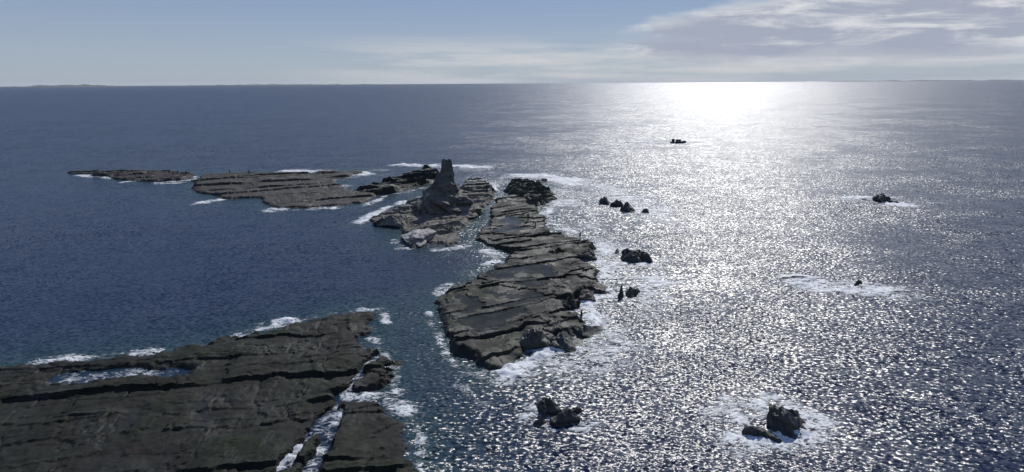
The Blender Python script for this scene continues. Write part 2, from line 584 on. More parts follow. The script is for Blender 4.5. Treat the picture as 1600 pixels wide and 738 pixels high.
def spire_extra(X, Y, h, d):
    c = at(700, 322)
    r = np.hypot((X - c.x) / 13.5, (Y - c.y) / 15)
    h = h + 0.8 * smooth(1.0 - r, 0, 0.9) * (1 + 0.7 * fbm(X / 5, Y / 5, 61, 4))
    return h, d


# ------------------------------------------------------------------ sea
def spaced(lo, hi, step, far, grow=1.35):
    a = list(np.arange(lo, hi, step))
    s, x = step, a[-1]
    while x < far:
        s *= grow
        x += s
        a.append(x)
    s, x = step, a[0]
    while x > -far:
        s *= grow
        x -= s
        a.insert(0, x)
    return np.array(a)


xs, ys = spaced(-140, 150, 2.0, 30000), spaced(20, 330, 2.0, 30000)
X, Y = np.meshgrid(xs, ys, indexing='ij')
sh = np.zeros(X.shape)
lee_poly = px_poly([(-400, 330), (0, 285), (300, 300), (430, 330), (560, 325), (570, 350), (640, 392), (740, 385), (740, 425), (672, 470), (690, 560), (640, 620), (600, 500), (140, 560), (-400, 580)])
calm = np.zeros(X.shape)
core = (np.abs(X) < 260) & (Y > 0) & (Y < 420)
q = seg_dist(X[core], Y[core], lee_poly, True)
calm[core] = smooth(np.where(inside(X[core], Y[core], lee_poly), q, -q), -14, 8)
for k, p in POLY.items():
    dd = seg_dist(X[core], Y[core], p, True)
    sh[core] = np.maximum(sh[core], np.exp(-dd / 5.0))
sea = link('sea', grid_mesh('sea', np.stack([X, Y, np.zeros_like(X)], -1), np.ones((len(xs) - 1, len(ys) - 1), bool), {'shallow': sh, 'calm': calm}), M_water)
tag(sea, 'dark blue sea with sun glitter reaching to the horizon', kind='structure')
X = Y = None

# ------------------------------------------------------------------ far coast
def coast(name, az0, az1, dist, hmax, seed, label):
    a = np.linspace(R(az0), R(az1), 160)
    r = np.linspace(-1, 1, 15)
    A, Rr = np.meshgrid(a, r, indexing='ij')
    t = np.linspace(0, 1, 160)[:, None]
    env = np.sin(np.pi * t) ** 0.5
    hh = hmax * env * (0.55 + 0.9 * fbm(A * 60, A * 0, seed, 4)) * (1 - Rr ** 2) * (0.8 + 0.5 * fbm(A * 200, Rr * 3, seed + 5, 3))
    D = dist + Rr * 1500
    me = grid_mesh(name, np.stack([np.sin(A) * D, np.cos(A) * D, np.maximum(hh, 0) - 2], -1), np.ones((159, 14), bool), smooth_shade=True)
    return tag(link(name, me, M_hill), label, kind='structure')


coast('hill', -40.5, -32.5, 24000, 95, 3, 'faint headland at the far left of the horizon')
coast('coast', -31, -8.5, 24000, 50, 9, 'long low faint coastline along the left horizon')
coast('coast', 27, 44, 26000, 60, 15, 'thin distant land under the cloud bank on the right horizon')

# ------------------------------------------------------------------ rock platforms
near = link('rock_shelf', platform('near', 0.25, 0.55, 11, 3.5, 9.0, 0.55, edge_w=1.6, rough=0.36, jag=3.4, strike=R(9), joint=0.3, tilt=0.8, block=0.26, fine=0.5, extra=near_extra, name='rock_shelf'), M_near)
tag(near, 'broad dark olive tidal shelf with stepped ledges and a foaming gully', 'rock shelf')

mid = link('rock_platform', platform('mid', 0.22, 0.66, 23, 2.0, 5.5, 0.5, edge_w=1.6, rough=0.32, block=0.36, fine=0.45, jag=2.2, extra=mid_extra), M_mid)
tag(mid, 'long grey rock platform holding shallow tide pools, glittering sea on its right', 'rock platform')

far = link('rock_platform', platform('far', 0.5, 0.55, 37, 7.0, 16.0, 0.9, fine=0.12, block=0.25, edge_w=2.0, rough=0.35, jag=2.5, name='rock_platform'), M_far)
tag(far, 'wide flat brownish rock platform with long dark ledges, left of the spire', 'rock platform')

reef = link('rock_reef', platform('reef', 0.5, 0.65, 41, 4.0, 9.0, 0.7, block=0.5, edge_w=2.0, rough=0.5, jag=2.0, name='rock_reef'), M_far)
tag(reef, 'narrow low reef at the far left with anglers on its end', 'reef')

arm = link('rock_ledge', platform('arm', 0.5, 1.3, 53, 3.0, 8.0, 1.6, edge_w=1.8, rough=0.5, jag=2.2, name='rock_ledge'), M_mid)
tag(arm, 'tilted dark rock ledge running out behind the spire', 'rock ledge')

islet = bpy.data.objects.new('rock_islet', None)
islet.location = at(690, 330)
COL.objects.link(islet)
tag(islet, 'rocky islet crowned by a tall weathered spire', 'islet')


def to_parent(o, p):
    o.parent = p
    o.matrix_parent_inverse = Matrix.Translation(-Vector(p.location))
    return o


isl_bed = to_parent(link('bed', platform('spire', 0.36, 0.7, 67, 2.5, 6.0, 1.0, edge_w=1.8, rough=0.6, jag=2.0, extra=spire_extra, name='bed'), M_spire), islet)


# ------------------------------------------------------------------ boulders
def boulder_mesh(name, rx, ry, rz, seed, planes=14, sub=5, lean=0.0, strat=0.45, rough=0.27):
    rng = np.random.RandomState(seed)
    bm = bmesh.new()
    bmesh.ops.create_icosphere(bm, subdivisions=sub, radius=1.0)
    co = np.array([v.co[:] for v in bm.verts])
    for k in range(planes):
        nrm = rng.normal(size=3)
        nrm[2] *= 0.7
        nrm /= np.linalg.norm(nrm)
        off = rng.uniform(0.42, 0.9)
        ex = np.maximum(co @ nrm - off, 0)
        co = co - ex[:, None] * nrm
    # layered bands
    band = vnoise(co[:, 2] * 5.0 + 0.7 * co[:, 0], co[:, 0] * 0.8 + seed, seed)
    co[:, :2] *= (1 + strat * band)[:, None]
    nn = fbm(co[:, 0] * 2.2 + co[:, 2] * 1.3 + 50, co[:, 1] * 2.2 - co[:, 2] * 1.7 + 50, seed, 4, 0.6)
    co *= 0.96 * (1 + rough * 1.6 * nn)[:, None]
    co[:, :2] *= (1.12 - 0.42 * np.clip(co[:, 2], 0, 1))[:, None]
    co[:, 2] += 0.30 * np.clip(co[:, 2], 0, 1) * fbm(co[:, 0] * 3.1 + 20, co[:, 1] * 3.1 + 20, seed + 7, 4, 0.6)
    co = co * np.array([rx, ry, rz])
    co[:, 0] += lean * np.maximum(co[:, 2], 0)
    for v, c in zip(bm.verts, co):
        v.co = c
    me = bpy.data.meshes.new(name)
    bm.to_mesh(me)
    bm.free()
    return me


def boulder_at(px0, px1, py0, py1, seed, mat, label, z0=0.0, name='sea_rock', cat='rock', group=None, sink=0.25, lean=0.0, rot=None, parent=None, tall=None):
    """a rock filling the pixel box px0..px1 x py0..py1, its foot on height z0"""
    foot = at((px0 + px1) / 2, py1, z0)
    s = mpp((px0 + px1) / 2, py1, z0)
    wdt = (px1 - px0) * s
    dip = math.asin((CAM_H - z0) / (foot - CAM).length)
    app = (py1 - py0) * s
    dep = min(wdt * 0.95, 0.8 * app / math.sin(dip))
    hgt = tall or max(0.30 * wdt, (app - 0.5 * dep * math.sin(dip)) / math.cos(dip))
    hgt = min(hgt, (0.46 if z0 == 0 else 0.30) * wdt) if tall is None else hgt
    d = Vector((foot.x, foot.y, 0)).normalized()
    c = foot + d * dep * 0.48
    rz = hgt / (1 - sink * 0.5) / 0.86
    me = boulder_mesh(name, wdt * 0.70, dep * 0.80, rz, seed, lean=lean)
    o = link(name, me, mat)
    o.location = (c.x, c.y, z0 - sink * 0.5 * rz)
    o.rotation_euler = (0, 0, math.atan2(-d.x, d.y) + (rot if rot is not None else random.uniform(-0.15, 0.15)))
    if parent is not None:
        loc = o.location.copy()
        o.parent = parent
        o.location = loc - Vector(parent.location)
    elif label:
        tag(o, label, cat, group)
    return o


slab = link('rock_slab', platform('slab', 0.35, 2.0, 71, 2.0, 4.0, 0.9, edge_w=1.6, rough=0.5, jag=1.2, name='rock_slab'), M_black)
tag(slab, 'dark layered slab between the spire and the mossy rock', 'rock slab')
moss = link('mossy_rock', platform('moss', 0.32, 1.0, 83, 1.6, 4.0, 1.4, edge_w=1.8, rough=0.9, jag=1.8, name='mossy_rock'), M_moss)
tag(moss, 'green mossy dark rock at the seaward tip behind the long platform', 'rock')


# the spire: rings that follow the photographed outline
def spire_mesh():
    # (height fraction pixel row, left px, right px)
    rows = [(247, 696, 706), (250, 694, 709), (258, 692.5, 710), (264, 691, 710), (270, 688, 711), (277, 683, 711.5), (284, 678, 713), (291, 671, 717),
            (299, 663, 724), (308, 658, 736), (318, 652, 746), (330, 645, 756)]
    base = at(700, 326, 1.0)
    depth = (base - CAM).dot(fwd)
    s = depth / F_PX
    d = Vector((base.x, base.y, 0)).normalized()
    rt = Vector((d.y, -d.x, 0))
    el_ = math.atan2(CAM_H - 1.0, Vector((base.x, base.y, 0)).length)
    nA, sub = 72, 7
    zs, cs, rs = [], [], []
    for py, a, b in rows:
        zs.append((326 - py) * s / math.cos(el_) - 1.3 * (326 - py) / 80)
        cs.append(((a + b) / 2 - 700) * s)
        rs.append((b - a) / 2 * s)
    zz = np.linspace(zs[0], zs[-1], 70)
    c = np.interp(-zz, -np.array(zs), cs)
    r = np.interp(-zz, -np.array(zs), rs)
    ang = np.linspace(0, 2 * np.pi, nA, endpoint=False)
    A, Z = np.meshgrid(ang, zz)
    rr = r[:, None] * np.ones_like(A)
    sq = 1.0 / np.maximum(np.abs(np.cos(A)), np.abs(np.sin(A))) ** 0.35
    px_, py_ = np.cos(A), np.sin(A)
    ridge = np.abs(fbm(px_ * 1.6 + 9 + Z * 0.12, py_ * 1.6 + 4 + Z * 0.06, 5, 4, 0.6))
    n_ = fbm(px_ * 2.5 + Z * 0.35 + 9, py_ * 2.5 - Z * 0.5 + 4, 8, 5, 0.6)
    st = vnoise(Z * 0.7 + px_ * 2.1, px_ * 1.5 + py_ + 3, 15)
    rr = rr * (0.98 - 0.6 * ridge + 0.46 * n_ + 0.16 * st) * sq
    aspect = 0.78 + 0.22 * (1 - Z / zs[0])
    lx = c[:, None] + rr * px_
    ly = rr * py_ * aspect + 0.10 * Z
    V, Fc = [], []
    for i in range(len(zz)):
        for k in range(nA):
            p = base + rt * float(lx[i, k]) + d * float(ly[i, k])
            V.append((p.x, p.y, float(zz[i] + 1.0 + (0.9 if i > 3 else 1.8) * n_[i, k])))
    top = base + rt * float(c[0]) + d * float(0.10 * zz[0])
    V.append((top.x, top.y, float(zz[0] + 1.1)))
    for i in range(len(zz) - 1):
        for k in range(nA):
            k2 = (k + 1) % nA
            Fc.append((i * nA + k, (i + 1) * nA + k, (i + 1) * nA + k2, i * nA + k2))
    for k in range(nA):
        Fc.append((len(V) - 1, k, (k + 1) % nA))
    me = bpy.data.meshes.new('spire')
    me.from_pydata(V, [], Fc)
    me.update()
    return me


to_parent(link('spire', spire_mesh(), M_spire), islet)
# boulders of the islet
for i, (b, mt) in enumerate([((630, 690, 336, 374), M_pale), ((652, 684, 312, 334), M_spire), ((716, 742, 318, 338), M_spire),
                             ((668, 700, 290, 312), M_spire), ((600, 640, 326, 350), M_spire), ((640, 662, 366, 380), M_spire),
                             ((585, 606, 334, 348), M_black)]):
    boulder_at(*b, 300 + i, mt, None, z0=0.8, name='boulder', parent=islet)

ISO = [
    ((936, 959, 308, 321), 'black sea rock, largest and leftmost of the row off the mossy rock'),
    ((954, 973, 314, 324), 'low black wedge of rock beside the largest in the row'),
    ((971, 997, 315, 333), 'black two-humped rock near the right end of the row'),
    ((1000, 1014, 327, 334), 'smallest black rock closing the right end of the row'),
    ((955, 976, 382, 397), 'black rock at the upper left of the surf-washed cluster'),
    ((961, 996, 394, 411), 'broad low black rock at the front of the surf-washed cluster'),
    ((975, 1002, 382, 399), 'dark greenish rock at the back of the surf-washed cluster'),
    ((988, 1021, 398, 412), 'slanting black rock at the right of the surf-washed cluster'),
    ((973, 999, 448, 465), 'humped black rock beside a thin upright rock in white water'),
    ((1361, 1388, 305, 317), 'black rock at the far right inside a foam ring'),
    ((1380, 1401, 308, 318), 'lower black rock touching its bigger neighbour in the far right foam ring'),
    ((1329, 1347, 438, 448), 'tiny dark rock tip in a foam patch on the right'),
    ((838, 875, 624, 649), 'long dark rock behind the wedge below the platform tip'),
    ((861, 906, 645, 668), 'black wedge-shaped rock in front of the platform tip'),
    ((891, 912, 631, 651), 'olive brown rounded rock right of the long dark rock'),
    ((832, 855, 654, 667), 'brownish half-sunken rock left of the black wedge'),
    ((1191, 1262, 637, 677), 'big black sloping rock in the foam at bottom right'),
    ((1154, 1205, 656, 687), 'jagged black rock left of the big sloping one at bottom right'),
]
for i, (b, lab) in enumerate(ISO):
    mt = M_moss if 'green' in lab else M_brown if 'brown' in lab else M_black
    boulder_at(*b, 400 + i, mt, lab, group='rocks standing in the sea', lean=0.2 if i % 2 else -0.15, sink=0.65, tall=1.0 if 'tiny' in lab else None)
boulder_at(964, 976, 443, 465, 431, M_black, 'thin upright black rock in white water beside a humped rock', group='rocks standing in the sea', tall=1.7)
boulder_at(836, 847, 279, 286, 432, M_black, 'small black rock just behind the mossy rock', group='rocks standing in the sea')
boulder_at(844, 858, 280, 285, 433, M_black, 'flat black rock at the outer end behind the mossy rock', group='rocks standing in the sea')
boulder_at(146, 173, 266, 275, 434, M_black, 'black block of rock on the left end of the reef', z0=0.2, group='rocks standing in the sea')

EDGE = [
    ((903, 951, 418, 456), M_brown, 'reddish brown outcrop jutting seaward from the long platform'),
    ((900, 936, 443, 470), M_brown, 'dark brown boulder just below the reddish outcrop'),
    ((880, 908, 453, 479), M_mid, 'layered grey boulder left of the dark brown one'),
    ((860, 900, 476, 513), M_black, 'black blocky boulder behind the angler at the platform edge'),
    ((900, 935, 487, 520), M_black, 'black boulder under the angler, outermost at the platform edge'),
    ((858, 903, 506, 540), M_black, 'low black boulder at the waterline below the blocky one'),
    ((812, 866, 511, 543), M_black, 'long dark boulder left of the low waterline boulder'),
    ((896, 934, 384, 404), M_black, 'grey layered outcrop on the platform point near the standing angler'),
    ((846, 888, 385, 402), M_mid, 'low grey hump left of the layered outcrop on the platform point'),
    ((745, 772, 430, 440), M_black, 'small dark block on the channel side of the platform'),
    ((742, 760, 356, 372), M_black, 'dark boulder at the narrow channel beside the islet'),
    ((818, 850, 303, 320), M_black, 'black boulder against the mossy rock'),
]
for i, (b, mt, lab) in enumerate(EDGE):
    z0 = 0.5
    boulder_at(*b, 500 + i, mt, lab, z0=z0, name='boulder', cat='boulder', group='boulders along the platform edge', sink=0.7)

# ------------------------------------------------------------------ tide pools
for k, pool in enumerate(POOLS['mid']):
    pts = px_poly([(x, y) for x, y in pool], 1.0)
    P = np.array(pts)
    xs_, ys_ = np.arange(P[:, 0].min() - 2.5, P[:, 0].max() + 2.5, 0.5), np.arange(P[:, 1].min() - 2.5, P[:, 1].max() + 2.5, 0.5)
    X, Y = np.meshgrid(xs_, ys_, indexing='ij')
    q = np.where(inside(X, Y, pts), 1, -1) * seg_dist(X, Y, pts, True)
    ok = q > -2.0
    me = grid_mesh('tide_pool', np.stack([X, Y, np.full_like(X, 0.62)], -1), ok[:-1, :-1] & ok[1:, 1:])
    o = link('tide_pool', me, M_pool)
    tag(o, ['large shallow tide pool on the near half of the long platform', 'blue tide pool on the middle of the long platform',
            'small shallow pool on the far half of the long platform'][k], kind='structure')

# ------------------------------------------------------------------ foam
STROKES = [  # pixels, half width m, strength
    ([(130, 274), (150, 277), (185, 279)], 2.5, 0.8), ([(193, 285), (228, 282)], 2.0, 0.9), ([(250, 286), (280, 285), (304, 280), (296, 275)], 2.5, 1.0),
    ([(316, 317), (345, 313)], 2.2, 0.9), ([(428, 328), (470, 329), (512, 326)], 3.0, 1.1), ([(560, 323), (590, 314), (605, 306)], 1.6, 0.7),
    ([(463, 267), (485, 268), (502, 271)], 6.0, 1.1), ([(520, 281), (545, 275), (590, 266)], 5.0, 1.0), ([(528, 292), (540, 291)], 2.5, 0.8),
    ([(575, 320), (605, 306), (630, 301), (660, 294)], 1.4, 0.7),
    ([(562, 348), (580, 337), (602, 326), (655, 309)], 2.0, 0.95), ([(618, 376), (626, 388), (640, 390)], 1.2, 0.8), ([(680, 391), (712, 388), (728, 385)], 1.4, 0.8),
    ([(630, 258), (660, 259), (690, 259), (745, 261)], 5.0, 1.05), ([(720, 262), (780, 272)], 5.0, 0.35),
    ([(768, 290), (778, 303)], 2.0, 1.1), ([(772, 288), (798, 277), (835, 275), (872, 281), (905, 292)], 7.0, 0.85),
    ([(758, 393), (790, 402), (800, 402), (772, 413)], 2.0, 0.95), ([(745, 430), (715, 442), (685, 458)], 1.6, 0.6),
    ([(876, 318), (862, 326), (852, 336), (864, 352), (900, 368), (935, 377), (945, 392), (925, 404), (950, 420), (958, 445), (945, 462), (915, 474), (935, 500), (932, 520), (900, 536), (855, 547), (830, 568), (800, 586), (765, 592), (735, 586)], 2.2, 0.95),
    ([(880, 320), (930, 370), (960, 400), (965, 450), (940, 480)], 8.0, 0.75),
    ([(940, 290), (1020, 335), (1080, 350)], 8.0, 0.6), ([(880, 300), (930, 320)], 6.0, 0.6), ([(940, 430), (1010, 432), (1030, 470)], 6.0, 0.7), ([(930, 500), (960, 540), (900, 570)], 5.0, 0.6), ([(950, 414), (1025, 416)], 2.5, 0.8), ([(940, 323), (1020, 336)], 2.5, 0.7),
    ([(965, 467), (1000, 467)], 1.5, 0.9),
    ([(60, 566), (144, 560), (240, 551), (330, 539), (400, 517)], 1.3, 0.72), ([(400, 516), (432, 503), (450, 503)], 1.5, 1.1), ([(450, 506), (500, 494), (560, 484), (600, 486), (603, 505)], 0.9, 0.75),
    ([(100, 592), (150, 592), (210, 587), (272, 584)], 2.0, 0.62),
    ([(606, 548), (565, 580), (545, 612), (520, 645), (470, 700), (430, 745)], 0.8, 0.55), ([(535, 640), (510, 690), (482, 745)], 0.9, 0.6),
    ([(462, 705), (430, 745)], 0.9, 1.1), ([(545, 622), (600, 622), (632, 640)], 1.4, 0.75), ([(586, 530), (600, 560), (618, 590), (614, 612), (640, 648)], 1.0, 0.6), ([(654, 660), (660, 700), (656, 745)], 0.7, 0.8),
    ([(670, 490), (690, 540), (704, 566), (735, 584)], 0.8, 0.75),
    ([(832, 655), (870, 664), (905, 672), (920, 662)], 1.4, 0.8), ([(840, 640), (880, 650)], 1.5, 0.7),
    ([(1140, 650), (1165, 632), (1210, 626), (1270, 645), (1275, 680), (1215, 690), (1150, 690), (1140, 655)], 2.6, 0.9), ([(1270, 680), (1320, 700)], 2.0, 0.6),
    ([(1335, 312), (1380, 308), (1440, 316), (1380, 322), (1335, 314)], 5.0, 1.1), ([(1270, 440), (1335, 450), (1385, 460)], 5.0, 1.05), ([(1290, 425), (1350, 440)], 2.5, 0.6),
    ([(985, 222.5), (1030, 223.5), (1052, 224.5)], 2.4, 1.1), ([(1040, 226), (1075, 226)], 1.5, 1.0), ([(720, 520 + 80), (760, 640)], 1.2, 0.3),
]
STW = [(px_poly(p, 0.0), w_, s_ * (1.3 if p[0][1] < 350 else 1.1)) for p, w_, s_ in STROKES]


def foam_field(X, Y):
    D = np.zeros(X.shape)
    for p, w_, s_ in STW:
        P = np.array(p)
        m_ = 2.5 * w_
        sel = (X > P[:, 0].min() - m_) & (X < P[:, 0].max() + m_) & (Y > P[:, 1].min() - m_) & (Y < P[:, 1].max() + m_)
        if not sel.any():
            continue
        xx, yy = X[sel], Y[sel]
        q = seg_dist(xx, yy, p, False) + 1.5 * w_ * fbm(xx / (2.2 * w_ + 1), yy / (2.2 * w_ + 1), 3, 5, 0.6)
        brk = 0.25 + 0.9 * smooth(fbm(xx / (2.2 * w_ + 1), yy / (2.2 * w_ + 1), 13 + len(p), 4, 0.6), -0.28, 0.22)
        D[sel] = np.maximum(D[sel], s_ * brk * (1 - smooth(q, 0.05 * w_, 1.6 * w_)))
    return D


def foam_tier(x0, x1, y0, y1, cell):
    X, Y = np.meshgrid(np.arange(x0, x1, cell), np.arange(y0, y1, cell), indexing='ij')
    D = foam_field(X, Y)
    n_ = fbm(X / (3 * cell + 0.8), Y / (3 * cell + 0.8), 31, 4, 0.6)
    z = 0.025 + 0.05 * np.clip(D, 0, 1) + np.clip(D - 0.5, 0, 1) * np.clip(n_ + 0.15, 0, 1) * (1.0 + 0.35 * cell)
    keep = D + 0.3 * n_ > 0.14
    kf = keep[:-1, :-1] & keep[1:, 1:] & keep[1:, :-1] & keep[:-1, 1:]
    if not kf.any():
        return
    me = grid_mesh('sea_foam', np.stack([X, Y, z], -1), kf, {'foam': D}, smooth_shade=True)
    o = link('sea_foam', me, M_foam)
    return o


for args, lab in (((-75, 75, 38, 100, 0.25), 'white surf foam along the near shelf, gully and bottom rocks'),
                  ((-110, 165, 100.25, 180, 0.4), 'white surf foam round the middle platform and islet'),
                  ((-190, 160, 180.4, 420, 0.8), 'white surf foam round the far reefs and the boat')):
    o = foam_tier(*args)
    if o:
        tag(o, lab, kind='stuff')


# ------------------------------------------------------------------ people
M_skin = simple_mat('skin', (0.42, 0.27, 0.2), 0.55)
M_hair = simple_mat('hair', (0.02, 0.017, 0.015), 0.6)
M_cloth = {k: simple_mat('cloth_' + k, c, 0.85) for k, c in {
    'black': (0.018, 0.018, 0.02), 'navy': (0.02, 0.028, 0.06), 'grey': (0.07, 0.07, 0.075), 'olive': (0.05, 0.055, 0.03), 'red': (0.16, 0.03, 0.03)}.items()}
M_boot = simple_mat('rubber', (0.02, 0.02, 0.02), 0.5)
DG = None


def skin_mesh(name, verts, edges, radii, sub=2, root=0):
    me = bpy.data.meshes.new(name)
    me.from_pydata([tuple(v) for v in verts], edges, [])
    o = bpy.data.objects.new(name, me)
    COL.objects.link(o)
    md = o.modifiers.new('skin', 'SKIN')
    for i, r in enumerate(radii):
        sv = me.skin_vertices[0].data[i]
        sv.radius = (r, r) if not isinstance(r, tuple) else r
        sv.use_root = i == root
    sd = o.modifiers.new('sub', 'SUBSURF')
    sd.levels = sd.render_levels = sub
    dg = bpy.context.evaluated_depsgraph_get()
    out = bpy.data.meshes.new_from_object(o.evaluated_get(dg))
    bpy.data.objects.remove(o)
    bpy.data.meshes.remove(me)
    for p in out.polygons:
        p.use_smooth = True
    out.name = name
    return out


def V3(*a):
    return Vector(a)


POSES = {
    # pelvis, chest, neck, head ; knees, ankles ; elbows, wrists (left x>0), facing -y
    'stand': dict(pel=V3(0, 0, .93), che=V3(0, -.01, 1.28), nec=V3(0, -.01, 1.47), hea=V3(0, -.04, 1.62),
                  kn=[V3(.11, -.02, .50), V3(-.12, -.04, .50)], an=[V3(.13, .03, .09), V3(-.15, 0, .09)],
                  eb=[V3(.27, .03, 1.14), V3(-.27, .04, 1.14)], wr=[V3(.26, -.10, .92), V3(-.24, -.18, .98)]),
    'fish': dict(pel=V3(0, .02, .93), che=V3(0, -.03, 1.28), nec=V3(0, -.05, 1.46), hea=V3(0, -.10, 1.61),
                 kn=[V3(.13, -.04, .50), V3(-.13, -.02, .50)], an=[V3(.18, .02, .09), V3(-.17, .05, .09)],
                 eb=[V3(.27, -.05, 1.12), V3(-.26, .0, 1.12)], wr=[V3(.12, -.30, 1.10), V3(-.08, -.28, 1.03)]),
    'bend': dict(pel=V3(0, .18, .88), che=V3(0, -.14, 1.06), nec=V3(0, -.31, 1.10), hea=V3(0, -.46, 1.06),
                 kn=[V3(.13, .02, .49), V3(-.13, .06, .48)], an=[V3(.15, .08, .09), V3(-.17, .10, .09)],
                 eb=[V3(.24, -.26, .82), V3(-.22, -.28, .82)], wr=[V3(.15, -.38, .60), V3(-.12, -.40, .60)]),
    'sit': dict(pel=V3(0, .15, .42), che=V3(0, .06, .76), nec=V3(0, .0, .94), hea=V3(0, -.06, 1.09),
                kn=[V3(.15, -.27, .52), V3(-.16, -.25, .54)], an=[V3(.14, -.30, .09), V3(-.17, -.28, .09)],
                eb=[V3(.27, -.05, .62), V3(-.27, -.05, .62)], wr=[V3(.14, -.26, .56), V3(-.12, -.27, .58)]),
}


def person(loc, rz, pose, top, legs, label, scale=1.0):
    p = POSES[pose]
    root = bpy.data.objects.new('person', None)
    COL.objects.link(root)
    root.location, root.rotation_euler, root.scale = loc, (0, 0, rz), (scale,) * 3
    tag(root, label, 'person', 'anglers on the rocks')
    # body: one continuous surface, fingers included
    vs, es, rs = [], [], []

    def add(v, r, prev=None):
        vs.append(v)
        rs.append(r)
        if prev is not None:
            es.append((prev, len(vs) - 1))
        return len(vs) - 1
    pe = add(p['pel'], .135)
    mid_ = add((p['pel'] + p['che']) * .5, .125, pe)
    ch = add(p['che'], .145, mid_)
    ne = add(p['nec'], .058, ch)
    dirh = (p['hea'] - p['nec']).normalized()
    h0 = add(p['hea'] - dirh * .02, .085, ne)
    h1 = add(p['hea'] + dirh * .09, .082, h0)
    up_s = (p['nec'] - p['pel']).normalized()
    for k, s in enumerate((1, -1)):
        hip = add(p['pel'] + V3(s * .10, 0, -.06), .095, pe)
        kn = add(p['kn'][k], .06, hip)
        an = add(p['an'][k], .042, kn)
        add(p['an'][k] + V3(s * .02, -.14, -.045), .038, an)
        shd = add(p['che'] + up_s * .10 + V3(s * .17, 0, 0), .062, ch)
        el_ = add(p['eb'][k], .045, shd)
        wr = add(p['wr'][k], .03, el_)
        d = (p['wr'][k] - p['eb'][k]).normalized()
        side = d.cross(V3(0, 0, 1))
        if side.length < .1:
            side = V3(0, 1, 0)
        side.normalize()
        pal = add(p['wr'][k] + d * .075, (.036, .018), wr)
        curl = d.cross(side)
        for f in range(4):
            o_ = side * ((f - 1.5) * .021)
            ln = (.075, .085, .08, .062)[f]
            a1 = add(vs[pal] + d * .03 + o_, .0105, pal)
            a2 = add(vs[a1] + d * ln * .55 + curl * .012, .009, a1)
            add(vs[a2] + d * ln * .35 + curl * .03, .008, a2)
        t1 = add(vs[wr] + d * .035 - side * .04, .012, wr)
        add(vs[t1] + d * .04 - side * .02, .009, t1)
    link('body', skin_mesh('body', vs, es, rs, 1), M_skin, root)
    # jacket
    jv, je, jr = [p['pel'] + V3(0, 0, -.02), (p['pel'] + p['che']) * .5, p['che'], p['che'] + (p['nec'] - p['che']) * .75], [(0, 1), (1, 2), (2, 3)], [.165, .155, .17, .085]
    for k, s in enumerate((1, -1)):
        a = len(jv)
        jv += [p['che'] + up_s * .10 + V3(s * .17, 0, 0), p['eb'][k], p['wr'][k] - (p['wr'][k] - p['eb'][k]).normalized() * .02]
        je += [(2, a), (a, a + 1), (a + 1, a + 2)]
        jr += [.082, .062, .048]
    jk = link('jacket', skin_mesh('jacket', jv, je, jr, 2), M_cloth[top], root)
    tv, te, tr_ = [p['pel'] + V3(0, 0, .02)], [], [.152]
    for k, s in enumerate((1, -1)):
        a = len(tv)
        tv += [p['pel'] + V3(s * .10, 0, -.06), p['kn'][k], p['an'][k] + V3(0, 0, .03)]
        te += [(0, a), (a, a + 1), (a + 1, a + 2)]
        tr_ += [.108, .075, .06]
    link('trousers', skin_mesh('trousers', tv, te, tr_, 2), M_cloth[legs], root)
    for k, s in enumerate((1, -1)):
        a = p['an'][k]
        link('boot', skin_mesh('boot', [a + V3(0, .02, .08), a + V3(0, .02, -.03), a + V3(s * .02, -.15, -.045)], [(0, 1), (1, 2)], [.055, .052, .045], 2), M_boot, root)
    # head: nose, ears, eyes, mouth and hair
    hc = p['hea'] + dirh * .03
    face = V3(0, -1, 0)
    if pose == 'bend':
        face = V3(0, -.6, -.8)

    def blob(name, c, sx, sy, sz, m_):
        bm = bmesh.new()
        bmesh.ops.create_icosphere(bm, subdivisions=2, radius=1)
        for v in bm.verts:
            v.co = Vector((v.co.x * sx, v.co.y * sy, v.co.z * sz)) + c
        me = bpy.data.meshes.new(name)
        bm.to_mesh(me)
        bm.free()
        for q in me.polygons:
            q.use_smooth = True
        return link(name, me, m_, root)
    blob('hair', hc + dirh * .035 - face * .02, .105, .115, .095, M_hair)
    blob('nose', hc + face * .10 - dirh * .02, .014, .02, .022, M_skin)
    blob('mouth', hc + face * .088 - dirh * .065, .024, .008, .007, M_cloth['red'])
    for s in (1, -1):
        blob('ear', hc + V3(s * .092, 0, -.01), .012, .022, .032, M_skin)
        blob('eye', hc + face * .088 + V3(s * .033, 0, 0) + dirh * .01, .013, .008, .009, M_cloth['black'])
    return root


PEOPLE = [  # x px, foot y px, surface, pose, facing deg, top, legs, label
    (264, 269.5, 'reef', 'stand', 170, 'navy', 'black', 'person standing upright in dark clothes, leftmost on the far reef', 1.08),
    (270, 271.0, 'reef', 'sit', 150, 'black', 'black', 'person crouching in black beside the leftmost standing one on the reef', 1.0),
    (278, 271.0, 'reef', 'sit', 200, 'olive', 'black', 'person sitting low in olive between two others on the far reef', 1.1),
    (291, 271.5, 'reef', 'stand', 185, 'black', 'navy', 'person standing in a black jacket at the right end of the reef', 1.0),
    (359, 271.5, 'far', 'stand', 160, 'grey', 'black', 'person in grey standing at the back edge of the flat brown platform', 1.0),
    (389, 272.0, 'far', 'fish', 190, 'black', 'black', 'person in black with arms forward on the back edge of the flat platform', 1.0),
    (825, 345.0, 'mid', 'stand', 200, 'black', 'navy', 'person standing next to a bending companion on the long platform', 1.05),
    (836, 353.5, 'mid', 'bend', 250, 'black', 'black', 'person bending over with both arms down on the long platform', 1.1),
    (857, 367.0, 'mid', 'sit', 120, 'black', 'black', 'person sitting at the seaward edge of the long platform', 1.0),
    (906, 374.0, 'mid', 'fish', 140, 'black', 'black', 'person fishing alone on the layered point of the long platform', 1.0),
    (908, 501.0, 'mid', 'fish', 120, 'black', 'black', 'person fishing on the outermost black boulder by the bright water', 1.0),
]
bpy.context.view_layer.update()
